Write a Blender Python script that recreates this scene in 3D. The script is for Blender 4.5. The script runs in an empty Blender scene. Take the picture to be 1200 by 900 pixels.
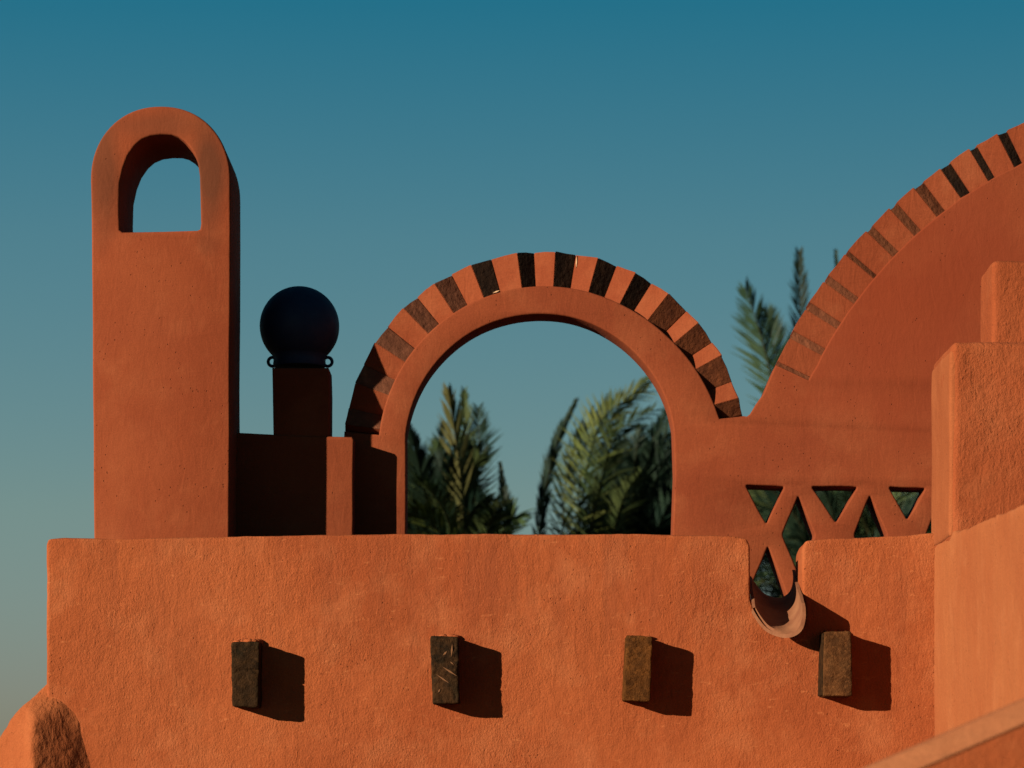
import bpy, bmesh, math, random
from mathutils import Vector, Matrix, noise
random.seed(7)
S = bpy.context.scene
COL = S.collection
R = math.radians

# ------------------------------------------------------------------ camera
F = 3500.0                    # focal length in photograph pixels (1200 wide)
HZ = 950.0                    # row of the horizon
cam = bpy.data.cameras.new('camera')
camo = bpy.data.objects.new('camera', cam); COL.objects.link(camo)
cam.sensor_width = 36; cam.lens = F / 1200 * 36
cam.shift_y = (HZ - 450) / 1200
camo.rotation_euler = (R(90), 0, 0)
cam.clip_start = 0.1; cam.clip_end = 6000
cam.dof.use_dof = True; cam.dof.focus_distance = 12.9; cam.dof.aperture_fstop = 3.2
S.camera = camo

# ------------------------------------------------------------------ light
MX, NZ = 1.30, 0.41           # sideways run and drop of the light per metre of depth
ldir = Vector((MX, 1.0, -NZ)).normalized()
sun = bpy.data.lights.new('sun', 'SUN')
suno = bpy.data.objects.new('sun', sun); COL.objects.link(suno)
sun.energy = 5.0; sun.angle = R(0.5); sun.color = (1.0, 0.84, 0.66)
suno.rotation_euler = ldir.to_track_quat('-Z', 'Y').to_euler()
to_sun = -ldir
EL = math.asin(to_sun.z); AZ = math.atan2(to_sun.x, to_sun.y)
w = bpy.data.worlds.new('World'); S.world = w; w.use_nodes = True
nt = w.node_tree; nt.nodes.clear()
wo = nt.nodes.new('ShaderNodeOutputWorld'); bg = nt.nodes.new('ShaderNodeBackground')
sky = nt.nodes.new('ShaderNodeTexSky'); sky.sky_type = 'NISHITA'; sky.sun_disc = False
sky.sun_elevation = EL; sky.sun_rotation = AZ
sky.air_density = 1.0; sky.dust_density = 0.6; sky.ozone_density = 2.0
tc = nt.nodes.new('ShaderNodeTexCoord'); sx = nt.nodes.new('ShaderNodeSeparateXYZ')
rp = nt.nodes.new('ShaderNodeValToRGB'); mu = nt.nodes.new('ShaderNodeMix')
mu.data_type = 'RGBA'; mu.blend_type = 'MULTIPLY'; mu.inputs['Factor'].default_value = 1
nt.links.new(tc.outputs['Generated'], sx.inputs[0])
# the same clear evening gradient all round: the sky is looked up by height only, on the side the camera faces
sq = nt.nodes.new('ShaderNodeMath'); sq.operation = 'MULTIPLY'; nt.links.new(sx.outputs['Z'], sq.inputs[0]); nt.links.new(sx.outputs['Z'], sq.inputs[1])
om = nt.nodes.new('ShaderNodeMath'); om.operation = 'SUBTRACT'; om.inputs[0].default_value = 1.0; nt.links.new(sq.outputs[0], om.inputs[1])
rt = nt.nodes.new('ShaderNodeMath'); rt.operation = 'SQRT'; nt.links.new(om.outputs[0], rt.inputs[0])
cb = nt.nodes.new('ShaderNodeCombineXYZ'); nt.links.new(rt.outputs[0], cb.inputs['Y']); nt.links.new(sx.outputs['Z'], cb.inputs['Z'])
nt.links.new(cb.outputs[0], sky.inputs['Vector'])
nt.links.new(sx.outputs['Z'], rp.inputs[0])
SKY = [(0.0, (0.60, 0.56, 0.66)), (0.043, (0.592, 0.60, 0.67)), (0.0995, (0.62, 0.70, 0.64)), (0.188, (0.42, 0.735, 0.695)), (0.262, (0.126, 0.695, 0.73)), (0.6, (0.11, 0.68, 0.73))]
SKY = [(p, tuple(x * 0.706 for x in c)) for p, c in SKY]
els = rp.color_ramp.elements
while len(els) < len(SKY): els.new(0.5)
for e, (p, c) in zip(els, SKY): e.position = p; e.color = (*c, 1)
nt.links.new(sky.outputs[0], mu.inputs['A']); nt.links.new(rp.outputs[0], mu.inputs['B'])
nt.links.new(mu.outputs['Result'], bg.inputs[0]); bg.inputs[1].default_value = 0.05
nt.links.new(bg.outputs[0], wo.inputs[0])

S.view_settings.view_transform = 'Standard'; S.view_settings.look = 'None'
S.view_settings.exposure = 1.25; S.view_settings.gamma = 1.0
S.render.resolution_x = 1024; S.render.resolution_y = 768
S.render.engine = 'CYCLES'

# ------------------------------------------------------------------ helpers
def P(x, y, Y):
    """a point of the photograph (pixels) carried out to the distance Y"""
    return Vector(((x - 600) / F * Y, Y, (HZ - y) / F * Y))
def PX(x, y, Y):
    v = P(x, y, Y); return (v.x, v.z)

def link(name, me, mat=None, parent=None, kind=None):
    o = bpy.data.objects.new(name, me); COL.objects.link(o)
    if mat and me and len(me.materials) == 0: me.materials.append(mat)
    if parent: o.parent = parent
    if kind: o['kind'] = kind
    return o
def thing(name, label, cat, group=None, loc=(0, 0, 0)):
    o = bpy.data.objects.new(name, None); COL.objects.link(o)
    o.location = loc; o.empty_display_size = 0.1
    o['label'] = label; o['category'] = cat
    if group: o['group'] = group
    return o
def child(name, me, mat, parent):
    """mesh in world coordinates becomes a part of its thing"""
    o = link(name, me, mat, parent)
    o.matrix_parent_inverse = Matrix.Translation(-parent.location) if parent.parent is None and parent.type == 'EMPTY' else Matrix.Identity(4)
    return o

def bake(o):
    """apply the modifiers of a temporary object, return the mesh"""
    dg = bpy.context.evaluated_depsgraph_get()
    me = bpy.data.meshes.new_from_object(o.evaluated_get(dg))
    bpy.data.objects.remove(o)
    return me

def outline_mesh(name, loops, y0, y1, bev=0.012, res=2, smooth=38):
    """closed 2D loops (X,Z) (first outer, the rest holes) made solid from y0 to y1 with rounded edges"""
    cu = bpy.data.curves.new(name, 'CURVE'); cu.dimensions = '2D'; cu.fill_mode = 'BOTH'
    for lp in loops:
        sp = cu.splines.new('POLY'); sp.points.add(len(lp) - 1)
        for p, (x, z) in zip(sp.points, lp): p.co = (x, z, 0, 1)
        sp.use_cyclic_u = True
    cu.extrude = (y1 - y0) / 2 - bev; cu.bevel_depth = bev; cu.bevel_resolution = res; cu.offset = -bev
    o = bpy.data.objects.new(name, cu); COL.objects.link(o)
    me = bake(o)
    me.transform(Matrix.Rotation(R(90), 4, 'X'))        # (x,z,0) -> (x,0,z)
    me.transform(Matrix.Translation((0, (y0 + y1) / 2, 0)))
    bm = bmesh.new(); bm.from_mesh(me); bmesh.ops.remove_doubles(bm, verts=bm.verts, dist=1e-5)
    bmesh.ops.recalc_face_normals(bm, faces=bm.faces)
    bm.to_mesh(me); bm.free()
    me.polygons.foreach_set('use_smooth', [True] * len(me.polygons))
    me.set_sharp_from_angle(angle=R(smooth))
    return me

def rough(me, voxel=0.016, smooth=3, amp=0.004, sc=5.0, amp2=0.0015, sc2=22.0):
    """voxel remesh + relax + hand-trowelled unevenness: gives plaster its soft, wavy edges"""
    o = bpy.data.objects.new('tmp', me); COL.objects.link(o)
    m = o.modifiers.new('r', 'REMESH'); m.mode = 'VOXEL'; m.voxel_size = voxel
    s = o.modifiers.new('s', 'SMOOTH'); s.factor = 0.5; s.iterations = smooth
    m2 = bake(o)
    m2.calc_loop_triangles()
    for v in m2.vertices:
        n = noise.noise_vector(v.co * sc) * amp + noise.noise_vector(v.co * sc2) * amp2
        v.co += n
    m2.polygons.foreach_set('use_smooth', [True] * len(m2.polygons))
    m2.materials.clear()
    return m2

def box_mesh(name, x0, x1, y0, y1, z0, z1, bev=0.0, seg=2):
    bm = bmesh.new(); bmesh.ops.create_cube(bm, size=1)
    for v in bm.verts:
        v.co = Vector((x0 if v.co.x < 0 else x1, y0 if v.co.y < 0 else y1, z0 if v.co.z < 0 else z1))
    if bev: bmesh.ops.bevel(bm, geom=bm.edges[:], offset=bev, segments=seg, affect='EDGES')
    me = bpy.data.meshes.new(name); bm.to_mesh(me); bm.free(); return me

def hexa_mesh(name, c8, bev=0.0, seg=2, jit=0.0):
    """8 corners: front bl, br, tr, tl, back bl, br, tr, tl"""
    bm = bmesh.new(); vs = [bm.verts.new(c) for c in c8]
    for f in ((0, 1, 2, 3), (5, 4, 7, 6), (4, 0, 3, 7), (1, 5, 6, 2), (3, 2, 6, 7), (4, 5, 1, 0)):
        bm.faces.new([vs[i] for i in f])
    bmesh.ops.recalc_face_normals(bm, faces=bm.faces)
    if bev: bmesh.ops.bevel(bm, geom=bm.edges[:], offset=bev, segments=seg, affect='EDGES')
    if jit:
        for v in bm.verts: v.co += noise.noise_vector(v.co * 40) * jit
    me = bpy.data.meshes.new(name); bm.to_mesh(me); bm.free(); return me

# ------------------------------------------------------------------ materials
class NT:
    def __init__(s, name):
        s.m = bpy.data.materials.new(name); s.m.use_nodes = True; s.t = s.m.node_tree
        s.b = s.t.nodes['Principled BSDF']
        s.co = s.t.nodes.new('ShaderNodeTexCoord').outputs['Object']
        s.b.inputs['Specular IOR Level'].default_value = 0.25
    def n(s, typ, **kw):
        nd = s.t.nodes.new(typ)
        for k, v in kw.items(): setattr(nd, k, v)
        return nd
    def l(s, a, b): s.t.links.new(a, b)
    def map(s, scale=(1, 1, 1), loc=(0, 0, 0), rot=(0, 0, 0)):
        nd = s.n('ShaderNodeMapping'); nd.inputs['Scale'].default_value = scale
        nd.inputs['Location'].default_value = loc; nd.inputs['Rotation'].default_value = rot
        s.l(s.co, nd.inputs[0]); return nd.outputs[0]
    def noise(s, scale, detail=3, rough=0.55, vec=None, dist=0.0):
        nd = s.n('ShaderNodeTexNoise'); nd.inputs['Scale'].default_value = scale
        nd.inputs['Detail'].default_value = detail; nd.inputs['Roughness'].default_value = rough
        nd.inputs['Distortion'].default_value = dist
        s.l(vec or s.co, nd.inputs['Vector']); return nd.outputs['Fac']
    def voro(s, scale, vec=None, feature='F1'):
        nd = s.n('ShaderNodeTexVoronoi', feature=feature); nd.inputs['Scale'].default_value = scale
        s.l(vec or s.co, nd.inputs['Vector']); return nd.outputs['Distance']
    def ramp(s, fac, stops):
        nd = s.n('ShaderNodeValToRGB'); e = nd.color_ramp.elements
        while len(e) < len(stops): e.new(0.5)
        for x, (p, c) in zip(e, stops):
            x.position = p; x.color = (c, c, c, 1) if isinstance(c, (int, float)) else (*c, 1)
        s.l(fac, nd.inputs[0]); return nd.outputs[0]
    def mix(s, fac, a, b, mode='MIX'):
        nd = s.n('ShaderNodeMix', data_type='RGBA', blend_type=mode)
        for sock, v in ((nd.inputs['Factor'], fac), (nd.inputs['A'], a), (nd.inputs['B'], b)):
            if isinstance(v, (int, float)): sock.default_value = v
            elif isinstance(v, tuple): sock.default_value = (*v, 1)
            else: s.l(v, sock)
        return nd.outputs['Result']
    def math(s, op, a, b=0.0):
        nd = s.n('ShaderNodeMath', operation=op)
        for sock, v in ((nd.inputs[0], a), (nd.inputs[1], b)):
            if isinstance(v, (int, float)): sock.default_value = v
            else: s.l(v, sock)
        return nd.outputs[0]
    def bump(s, h, strength, dist, prev=None):
        nd = s.n('ShaderNodeBump'); nd.inputs['Strength'].default_value = strength
        nd.inputs['Distance'].default_value = dist; s.l(h, nd.inputs['Height'])
        if prev: s.l(prev, nd.inputs['Normal'])
        return nd.outputs[0]
    def blob(s, centre, radius, wob=0.25, wsc=4.0):
        """soft-edged stain round a point, with a ragged outline"""
        sub = s.n('ShaderNodeVectorMath', operation='SUBTRACT'); s.l(s.co, sub.inputs[0]); sub.inputs[1].default_value = centre
        sc = s.n('ShaderNodeVectorMath', operation='MULTIPLY'); s.l(sub.outputs[0], sc.inputs[0])
        sc.inputs[1].default_value = tuple(1 / r for r in radius)
        ln = s.n('ShaderNodeVectorMath', operation='LENGTH'); s.l(sc.outputs[0], ln.inputs[0])
        d = s.math('ADD', ln.outputs['Value'], s.math('MULTIPLY', s.math('SUBTRACT', s.noise(wsc, 4), 0.5), wob * 4))
        return s.ramp(d, [(0.25, 1.0), (1.0, 0.0)])

def dim(c, k=0.42): return tuple(x * k for x in c)
def stucco(name, base, dark, light, grain=0.0035, coarse=0.006, streak=0.4, stains=(), gsc=95, pit=True, mid=26, trowel=0.004):
    base, dark, light = dim(base), dim(dark), dim(light)
    stains = [(a, b, dim(c), d) for a, b, c, d in stains]
    t = NT(name)
    big = t.noise(1.6, 5, 0.6)
    c = t.mix(t.ramp(big, [(0.35, 0.0), (0.65, 1.0)]), base, dark)
    c = t.mix(t.ramp(t.noise(3.7, 5, 0.65, t.map(loc=(7, 3, 1))), [(0.5, 0.0), (0.75, 0.7)]), c, light)
    # weather runs: long vertical streaks
    st = t.noise(6, 4, 0.6, t.map(scale=(1.6, 1.6, 0.12)))
    c = t.mix(t.math('MULTIPLY', t.ramp(st, [(0.45, 0.0), (0.7, 1.0)]), streak), c, dark)
    # grains: each speck of sand a little lighter or darker
    g = t.noise(160, 2, 0.7)
    c = t.mix(0.35, c, t.ramp(g, [(0.3, 0.55), (0.7, 1.25)]), 'MULTIPLY')
    for cen, rad, col, amt in stains:
        c = t.mix(t.math('MULTIPLY', t.blob(cen, rad), amt), c, col)
    rn = t.ramp(t.noise(2.4, 3), [(0.3, 0.86), (0.7, 0.96)])
    t.l(rn, t.b.inputs['Roughness'])
    t.b.inputs['Specular IOR Level'].default_value = 0.1
    # relief
    vert = t.map(scale=(1.0, 1.0, 0.72))
    h1 = t.noise(gsc, 3, 0.6, vert, 0.4)
    h2 = t.noise(mid, 4, 0.6, vert, 0.6)
    h3 = t.noise(5, 3, 0.5)
    # patches where the float left it coarse or closed it smooth, and long trowel strokes
    patch = t.ramp(t.noise(2.6, 4, 0.6, t.map(loc=(3, 8, 5))), [(0.35, 0.45), (0.68, 1.25)])
    h1 = t.math('MULTIPLY', h1, patch); h2 = t.math('MULTIPLY', h2, patch)
    tr1 = t.noise(9, 3, 0.55, t.map(scale=(2.4, 1, 0.8), rot=(0, R(38), 0)), 1.2)
    tr2 = t.noise(7, 3, 0.55, t.map(scale=(0.7, 1, 3.0), rot=(0, R(-33), 0), loc=(4, 0, 2)), 0.8)
    n = t.bump(h3, 1.0, coarse * 3.0)
    n = t.bump(tr1, 1.0, trowel, n)
    n = t.bump(tr2, 1.0, trowel * 0.8, n)
    n = t.bump(h2, 1.0, coarse, n)
    n = t.bump(h1, 1.0, grain, n)
    if pit:
        pv = t.ramp(t.voro(38, t.map(loc=(1.3, 2.1, 0.4))), [(0.06, 0.0), (0.13, 1.0)])
        sel = t.ramp(t.noise(5.5, 2, 0.5, t.map(loc=(9, 9, 9))), [(0.56, 0.0), (0.62, 1.0)])
        pm = t.math('MULTIPLY', t.math('SUBTRACT', 1.0, pv), sel)
        n = t.bump(t.math('MULTIPLY', pm, -1.0), 1.0, 0.006, n)
        c = t.mix(t.math('MULTIPLY', pm, 0.35), c, dark)
    t.l(c, t.b.inputs['Base Color']); t.l(n, t.b.inputs['Normal'])
    return t.m

M = {}
M['parapet'] = stucco('parapet_plaster', (0.515, 0.131, 0.039), (0.415, 0.094, 0.027), (0.60, 0.190, 0.069), 0.0042, 0.0021, 0.10, gsc=135, mid=58, trowel=0.003)
def runs(m):
    t = NT.__new__(NT); t.m = m; t.t = m.node_tree; t.b = t.t.nodes['Principled BSDF']; t.co = t.n('ShaderNodeTexCoord').outputs['Object']
    z = t.n('ShaderNodeSeparateXYZ'); t.l(t.co, z.inputs[0])
    fade = t.ramp(t.math('ADD', z.outputs['Z'], t.math('MULTIPLY', t.noise(7, 3), 0.25)), [(0.55, 0.0), (1.0, 0.35), ])
    st_ = t.ramp(t.noise(5, 5, 0.62, t.map(scale=(3.4, 1, 0.10))), [(0.46, 0.0), (0.66, 1.0)])
    old = t.b.inputs['Base Color'].links[0].from_socket
    c = t.mix(t.math('MULTIPLY', fade, st_), old, (0.125, 0.032, 0.012))
    crust = t.ramp(t.noise(30, 4, 0.7, t.map(scale=(0.5, 1, 1.5), loc=(2, 2, 2))), [(0.60, 0.0), (0.70, 0.5)])
    band = t.ramp(t.math('ADD', z.outputs['Z'], t.math('MULTIPLY', t.noise(3, 3), 0.05)), [(0.0, 0.0), (1.0, 1.0)])
    c = t.mix(crust, c, (0.30, 0.098, 0.034))
    t.l(c, t.b.inputs['Base Color'])
runs(M['parapet'])
M['pier'] = stucco('pier_plaster', (0.42, 0.100, 0.031), (0.35, 0.077, 0.022), (0.48, 0.138, 0.048), 0.0050, 0.0055, 0.1, gsc=110, mid=42)
M['side'] = stucco('smooth_plaster', (0.52, 0.165, 0.055), (0.46, 0.13, 0.042), (0.58, 0.20, 0.075), 0.0012, 0.002, 0.5, gsc=120)
M['coping'] = stucco('coping_plaster', (0.50, 0.185, 0.075), (0.44, 0.15, 0.058), (0.56, 0.22, 0.09), 0.002, 0.003, 0.2, gsc=100)
M['strip'] = stucco('strip_plaster', (0.44, 0.125, 0.041), (0.38, 0.10, 0.032), (0.50, 0.155, 0.055), 0.0014, 0.002, 0.2, gsc=120)
M['arch'] = stucco('arch_plaster', (0.345, 0.080, 0.027), (0.275, 0.056, 0.019), (0.395, 0.108, 0.040), 0.0008, 0.0014, 0.25, gsc=110, pit=True, mid=16, trowel=0.002,
    stains=[(tuple(P(1060, 370, 13.93)), (0.75, 0.6, 0.8), (0.27, 0.046, 0.015), 0.7), (tuple(P(1150, 300, 13.93)), (0.5, 0.6, 0.5), (0.25, 0.044, 0.015), 0.6)])
M['block'] = stucco('arch_block_plaster', (0.355, 0.084, 0.029), (0.29, 0.060, 0.020), (0.43, 0.125, 0.048), 0.0006, 0.002, 0.15, gsc=110, pit=False, mid=20)
YT = 13.45
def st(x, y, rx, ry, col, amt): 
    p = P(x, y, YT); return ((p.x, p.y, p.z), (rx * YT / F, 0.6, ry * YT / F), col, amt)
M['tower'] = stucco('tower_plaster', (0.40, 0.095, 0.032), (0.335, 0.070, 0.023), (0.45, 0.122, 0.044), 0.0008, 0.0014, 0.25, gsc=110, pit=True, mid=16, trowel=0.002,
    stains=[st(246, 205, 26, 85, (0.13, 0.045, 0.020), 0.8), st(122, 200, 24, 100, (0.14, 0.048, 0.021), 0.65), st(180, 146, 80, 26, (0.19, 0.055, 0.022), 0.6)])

def wood(name, base, dark, scratch=0.0, seed=0.0, green=0.2):
    t = NT(name); base, dark = dim(base, 0.26), dim(dark, 0.20); t.b.inputs['Specular IOR Level'].default_value = 0.04
    v = t.map(scale=(1, 1, 1), loc=(seed, seed * 0.7, seed * 1.3))
    c = t.mix(t.ramp(t.noise(14, 5, 0.65, v), [(0.35, 0.0), (0.65, 1.0)]), dark, base)
    c = t.mix(t.math('MULTIPLY', t.ramp(t.noise(60, 3, 0.6, v), [(0.5, 0.0), (0.72, 1.0)]), 0.5), c, tuple(x * 2.0 for x in base))
    c = t.mix(t.math('MULTIPLY', t.ramp(t.noise(9, 4, 0.6, t.map(loc=(seed + 4, 2, 1))), [(0.52, 0.0), (0.7, 1.0)]), green), c, (0.010, 0.011, 0.005))
    sc = t.ramp(t.noise(34, 2, 0.5, t.map(scale=(0.25, 1, 1.6), rot=(0, R(32), 0), loc=(seed, 0, 0))), [(0.66, 0.0), (0.69, 1.0)])
    c = t.mix(t.math('MULTIPLY', sc, scratch), c, (0.15, 0.06, 0.022))
    t.l(c, t.b.inputs['Base Color']); t.b.inputs['Roughness'].default_value = 0.8
    n = t.bump(t.noise(34, 5, 0.7, v), 1.0, 0.011)
    ring = t.n('ShaderNodeTexWave', wave_type='RINGS', rings_direction='Y'); t.l(t.map(loc=(seed * 0.37, 0, seed * 0.21)), ring.inputs['Vector']); ring.inputs['Scale'].default_value = 13; ring.inputs['Distortion'].default_value = 9; ring.inputs['Detail'].default_value = 3
    n = t.bump(ring.outputs['Fac'], 1.0, 0.0003, n)
    n = t.bump(t.noise(140, 2, 0.6, v), 1.0, 0.002, n)
    t.l(n, t.b.inputs['Normal']); return t.m
M['wood_a'] = wood('dark_timber', (0.085, 0.040, 0.014), (0.038, 0.021, 0.009), 0.0, 1.0, 0.35)
M['wood_b'] = wood('scratched_timber', (0.10, 0.045, 0.016), (0.030, 0.020, 0.010), 0.0, 5.2, 0.35)
M['wood_c'] = wood('brown_timber', (0.25, 0.090, 0.019), (0.13, 0.048, 0.011), 0.1, 9.1, 0.2)
M['wood_d'] = wood('red_brown_timber', (0.25, 0.100, 0.032), (0.15, 0.060, 0.020), 0.0, 13.4, 0.25)

def brick_mat(name, base, dark):
    t = NT(name); base, dark = dim(base), dim(dark)
    c = t.mix(t.ramp(t.noise(11, 5, 0.65), [(0.35, 0.0), (0.65, 1.0)]), base, dark)
    c = t.mix(t.math('MULTIPLY', t.ramp(t.noise(24, 4, 0.6, t.map(scale=(1, 1, 0.4))), [(0.55, 0.0), (0.75, 1.0)]), 0.6), c, tuple(x * 1.9 for x in base))
    t.l(c, t.b.inputs['Base Color']); t.b.inputs['Roughness'].default_value = 0.9
    t.b.inputs['Specular IOR Level'].default_value = 0.1
    n = t.bump(t.noise(40, 4, 0.6), 1.0, 0.006)
    t.l(n, t.b.inputs['Normal']); return t.m
M['brick'] = brick_mat('recessed_brick', (0.23, 0.085, 0.042), (0.15, 0.052, 0.025))
M['brick_shaded'] = brick_mat('shaded_brown_brick', (0.055, 0.026, 0.012), (0.022, 0.012, 0.007))  # shaded copy of the brick: dark tone paints faces turned from the sun
M['brick_red'] = brick_mat('red_brown_brick', (0.20, 0.060, 0.020), (0.13, 0.038, 0.014))
M['joint'] = brick_mat('recessed_joint', (0.27, 0.088, 0.036), (0.18, 0.056, 0.022))
M['joint_lit'] = brick_mat('sunlit_recessed_joint', (0.30, 0.098, 0.043), (0.24, 0.075, 0.032))  # lighter copy of the joint: sunlight near the foot put into the colour

t = NT('glazed_navy'); t.b.inputs['Base Color'].default_value = (0.005, 0.011, 0.030, 1)
t.l(t.ramp(t.noise(20, 3), [(0.3, 0.55), (0.7, 0.75)]), t.b.inputs['Roughness']); M['glaze'] = t.m
t = NT('clay_tile')
t.l(t.mix(t.ramp(t.noise(12, 5, 0.6), [(0.35, 0.0), (0.65, 1.0)]), (0.165, 0.068, 0.029), (0.12, 0.042, 0.017)), t.b.inputs['Base Color'])
t.l(t.bump(t.noise(60, 4), 1.0, 0.002), t.b.inputs['Normal']); t.b.inputs['Roughness'].default_value = 0.85; M['tile'] = t.m
t = NT('mortar'); t.l(t.mix(t.noise(50, 3), (0.24, 0.07, 0.027), (0.16, 0.05, 0.018)), t.b.inputs['Base Color'])
t.l(t.bump(t.noise(90, 4), 1.0, 0.008), t.b.inputs['Normal']); t.b.inputs['Roughness'].default_value = 0.95; M['mortar'] = t.m
t = NT('dry_earth')
t.l(t.mix(t.noise(0.6, 6, 0.6), (0.030, 0.026, 0.015), (0.018, 0.022, 0.012)), t.b.inputs['Base Color'])
t.l(t.bump(t.noise(8, 5), 1.0, 0.05), t.b.inputs['Normal']); t.b.inputs['Roughness'].default_value = 1.0; M['earth'] = t.m
t = NT('palm_bark')
t.l(t.mix(t.noise(9, 4), (0.12, 0.075, 0.04), (0.05, 0.03, 0.018)), t.b.inputs['Base Color'])
t.l(t.bump(t.noise(14, 4), 1.0, 0.03), t.b.inputs['Normal']); t.b.inputs['Roughness'].default_value = 0.95; M['bark'] = t.m

def leaf(name, a, b):
    t = NT(name)
    oi = t.n('ShaderNodeObjectInfo')
    c = t.mix(t.ramp(t.noise(2.2, 3), [(0.4, 0.0), (0.6, 1.0)]), a, b)
    c = t.mix(1.0, c, t.ramp(oi.outputs['Random'], [(0.0, 0.7), (1.0, 1.25)]), 'MULTIPLY')
    t.l(c, t.b.inputs['Base Color']); t.b.inputs['Roughness'].default_value = 0.6
    t.b.inputs['Specular IOR Level'].default_value = 0.1
    tr = t.n('ShaderNodeBsdfTranslucent'); t.l(c, tr.inputs[0])
    ad = t.n('ShaderNodeMixShader'); ad.inputs[0].default_value = 0.12
    t.l(t.b.outputs[0], ad.inputs[1]); t.l(tr.outputs[0], ad.inputs[2])
    t.l(ad.outputs[0], t.t.nodes['Material Output'].inputs[0]); return t.m
M['leaf'] = leaf('palm_leaf_shaded', (0.0045, 0.0135, 0.0085), (0.009, 0.019, 0.010))  # self-shadow of the crowded fronds is put into this near-black green
M['leaf_g'] = leaf('palm_leaf_fresh', (0.0360, 0.0540, 0.0101), (0.0504, 0.0648, 0.0144))
M['leaf_o'] = leaf('palm_leaf_dry_olive', (0.058, 0.076, 0.020), (0.085, 0.098, 0.028))
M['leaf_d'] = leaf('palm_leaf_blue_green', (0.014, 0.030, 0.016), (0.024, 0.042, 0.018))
M['leaf_y'] = leaf('palm_leaf_yellow_green', (0.0635, 0.0665, 0.0217), (0.0907, 0.0877, 0.0302))
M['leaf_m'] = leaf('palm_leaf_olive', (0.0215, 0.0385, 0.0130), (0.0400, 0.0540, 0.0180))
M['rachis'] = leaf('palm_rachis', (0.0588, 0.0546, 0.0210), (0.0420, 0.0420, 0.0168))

# ------------------------------------------------------------------ distances
YP = 12.70                    # front of the parapet
YB = 13.776                   # low wall
YA = 13.93                    # arched wall
TA = 0.216                    # its thickness
ZG = -1.6                     # ground

# ------------------------------------------------------------------ ground
bm = bmesh.new(); bmesh.ops.create_grid(bm, x_segments=60, y_segments=60, size=2500)
for v in bm.verts:
    r = v.co.length; v.co.z = ZG + (noise.noise(v.co * 0.004) * 3.0 if r > 120 else 0.0) - (0.5 if r > 120 else 0)
me = bpy.data.meshes.new('ground'); bm.to_mesh(me); bm.free()
link('ground', me, M['earth'], None, 'structure')

# ------------------------------------------------------------------ the building with the parapet
bld = thing('adobe_building', 'terracotta plastered roof parapet with four dark beam ends and a clay rain spout', 'building', None, (-0.2, 12.9, ZG))
def jl(pts, amp=0.004, step=0.05, sc=6.0, seed=0.0):
    """resample a loop of (X,Z) and wobble it slightly, like a plaster edge"""
    out = []
    for (a, b) in zip(pts, pts[1:] + pts[:1]):
        a2, b2 = Vector(a), Vector(b); n = max(1, int((b2 - a2).length / step))
        for i in range(n): out.append(a2.lerp(b2, i / n))
    res = []
    for p in out:
        q = noise.noise_vector(Vector((p.x * sc, seed, p.y * sc))) * amp
        res.append((p.x + q.x, p.y + q.z))
    return res

zb = ZG - 0.2
top = [(54, 637), (57, 631), (75, 629.5), (130, 631), (250, 629), (400, 626), (520, 625.5), (640, 626), (760, 625.5), (860, 628), (876, 631), (879.5, 640), (879, 698), (881, 708),
       (891, 724), (904, 739), (918, 747), (932, 745), (943, 734), (944.5, 714), (940.5, 690), (940, 660), (940.5, 643), (945, 634.5), (960, 632.5), (1010, 630), (1060, 627), (1092, 624.5), (1112, 624)]
lp = [PX(x, y, YP) for x, y in top]
xr = lp[-1][0]
lp = lp + [(xr, zb), (lp[0][0], zb)]
me = rough(outline_mesh('front_wall', [jl(lp, 0.003, 0.06)], YP, YP + 0.30, 0.005), 0.0112, 1, 0.0040, 3.5, 0.0016, 26)
child('front_wall', me, M['parapet'], bld)
# body of the building and its flat roof, behind and below the parapet
xl = PX(56, 0, YP)[0]
child('side_wall', box_mesh('side_wall', xl, 5.2, YP + 0.15, 17.0, zb, 0.80, 0.02), M['parapet'], bld)
child('roof', box_mesh('roof', xl + 0.02, 5.18, YP + 0.28, 16.98, 0.803, 0.86), M['arch'], bld)

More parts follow.
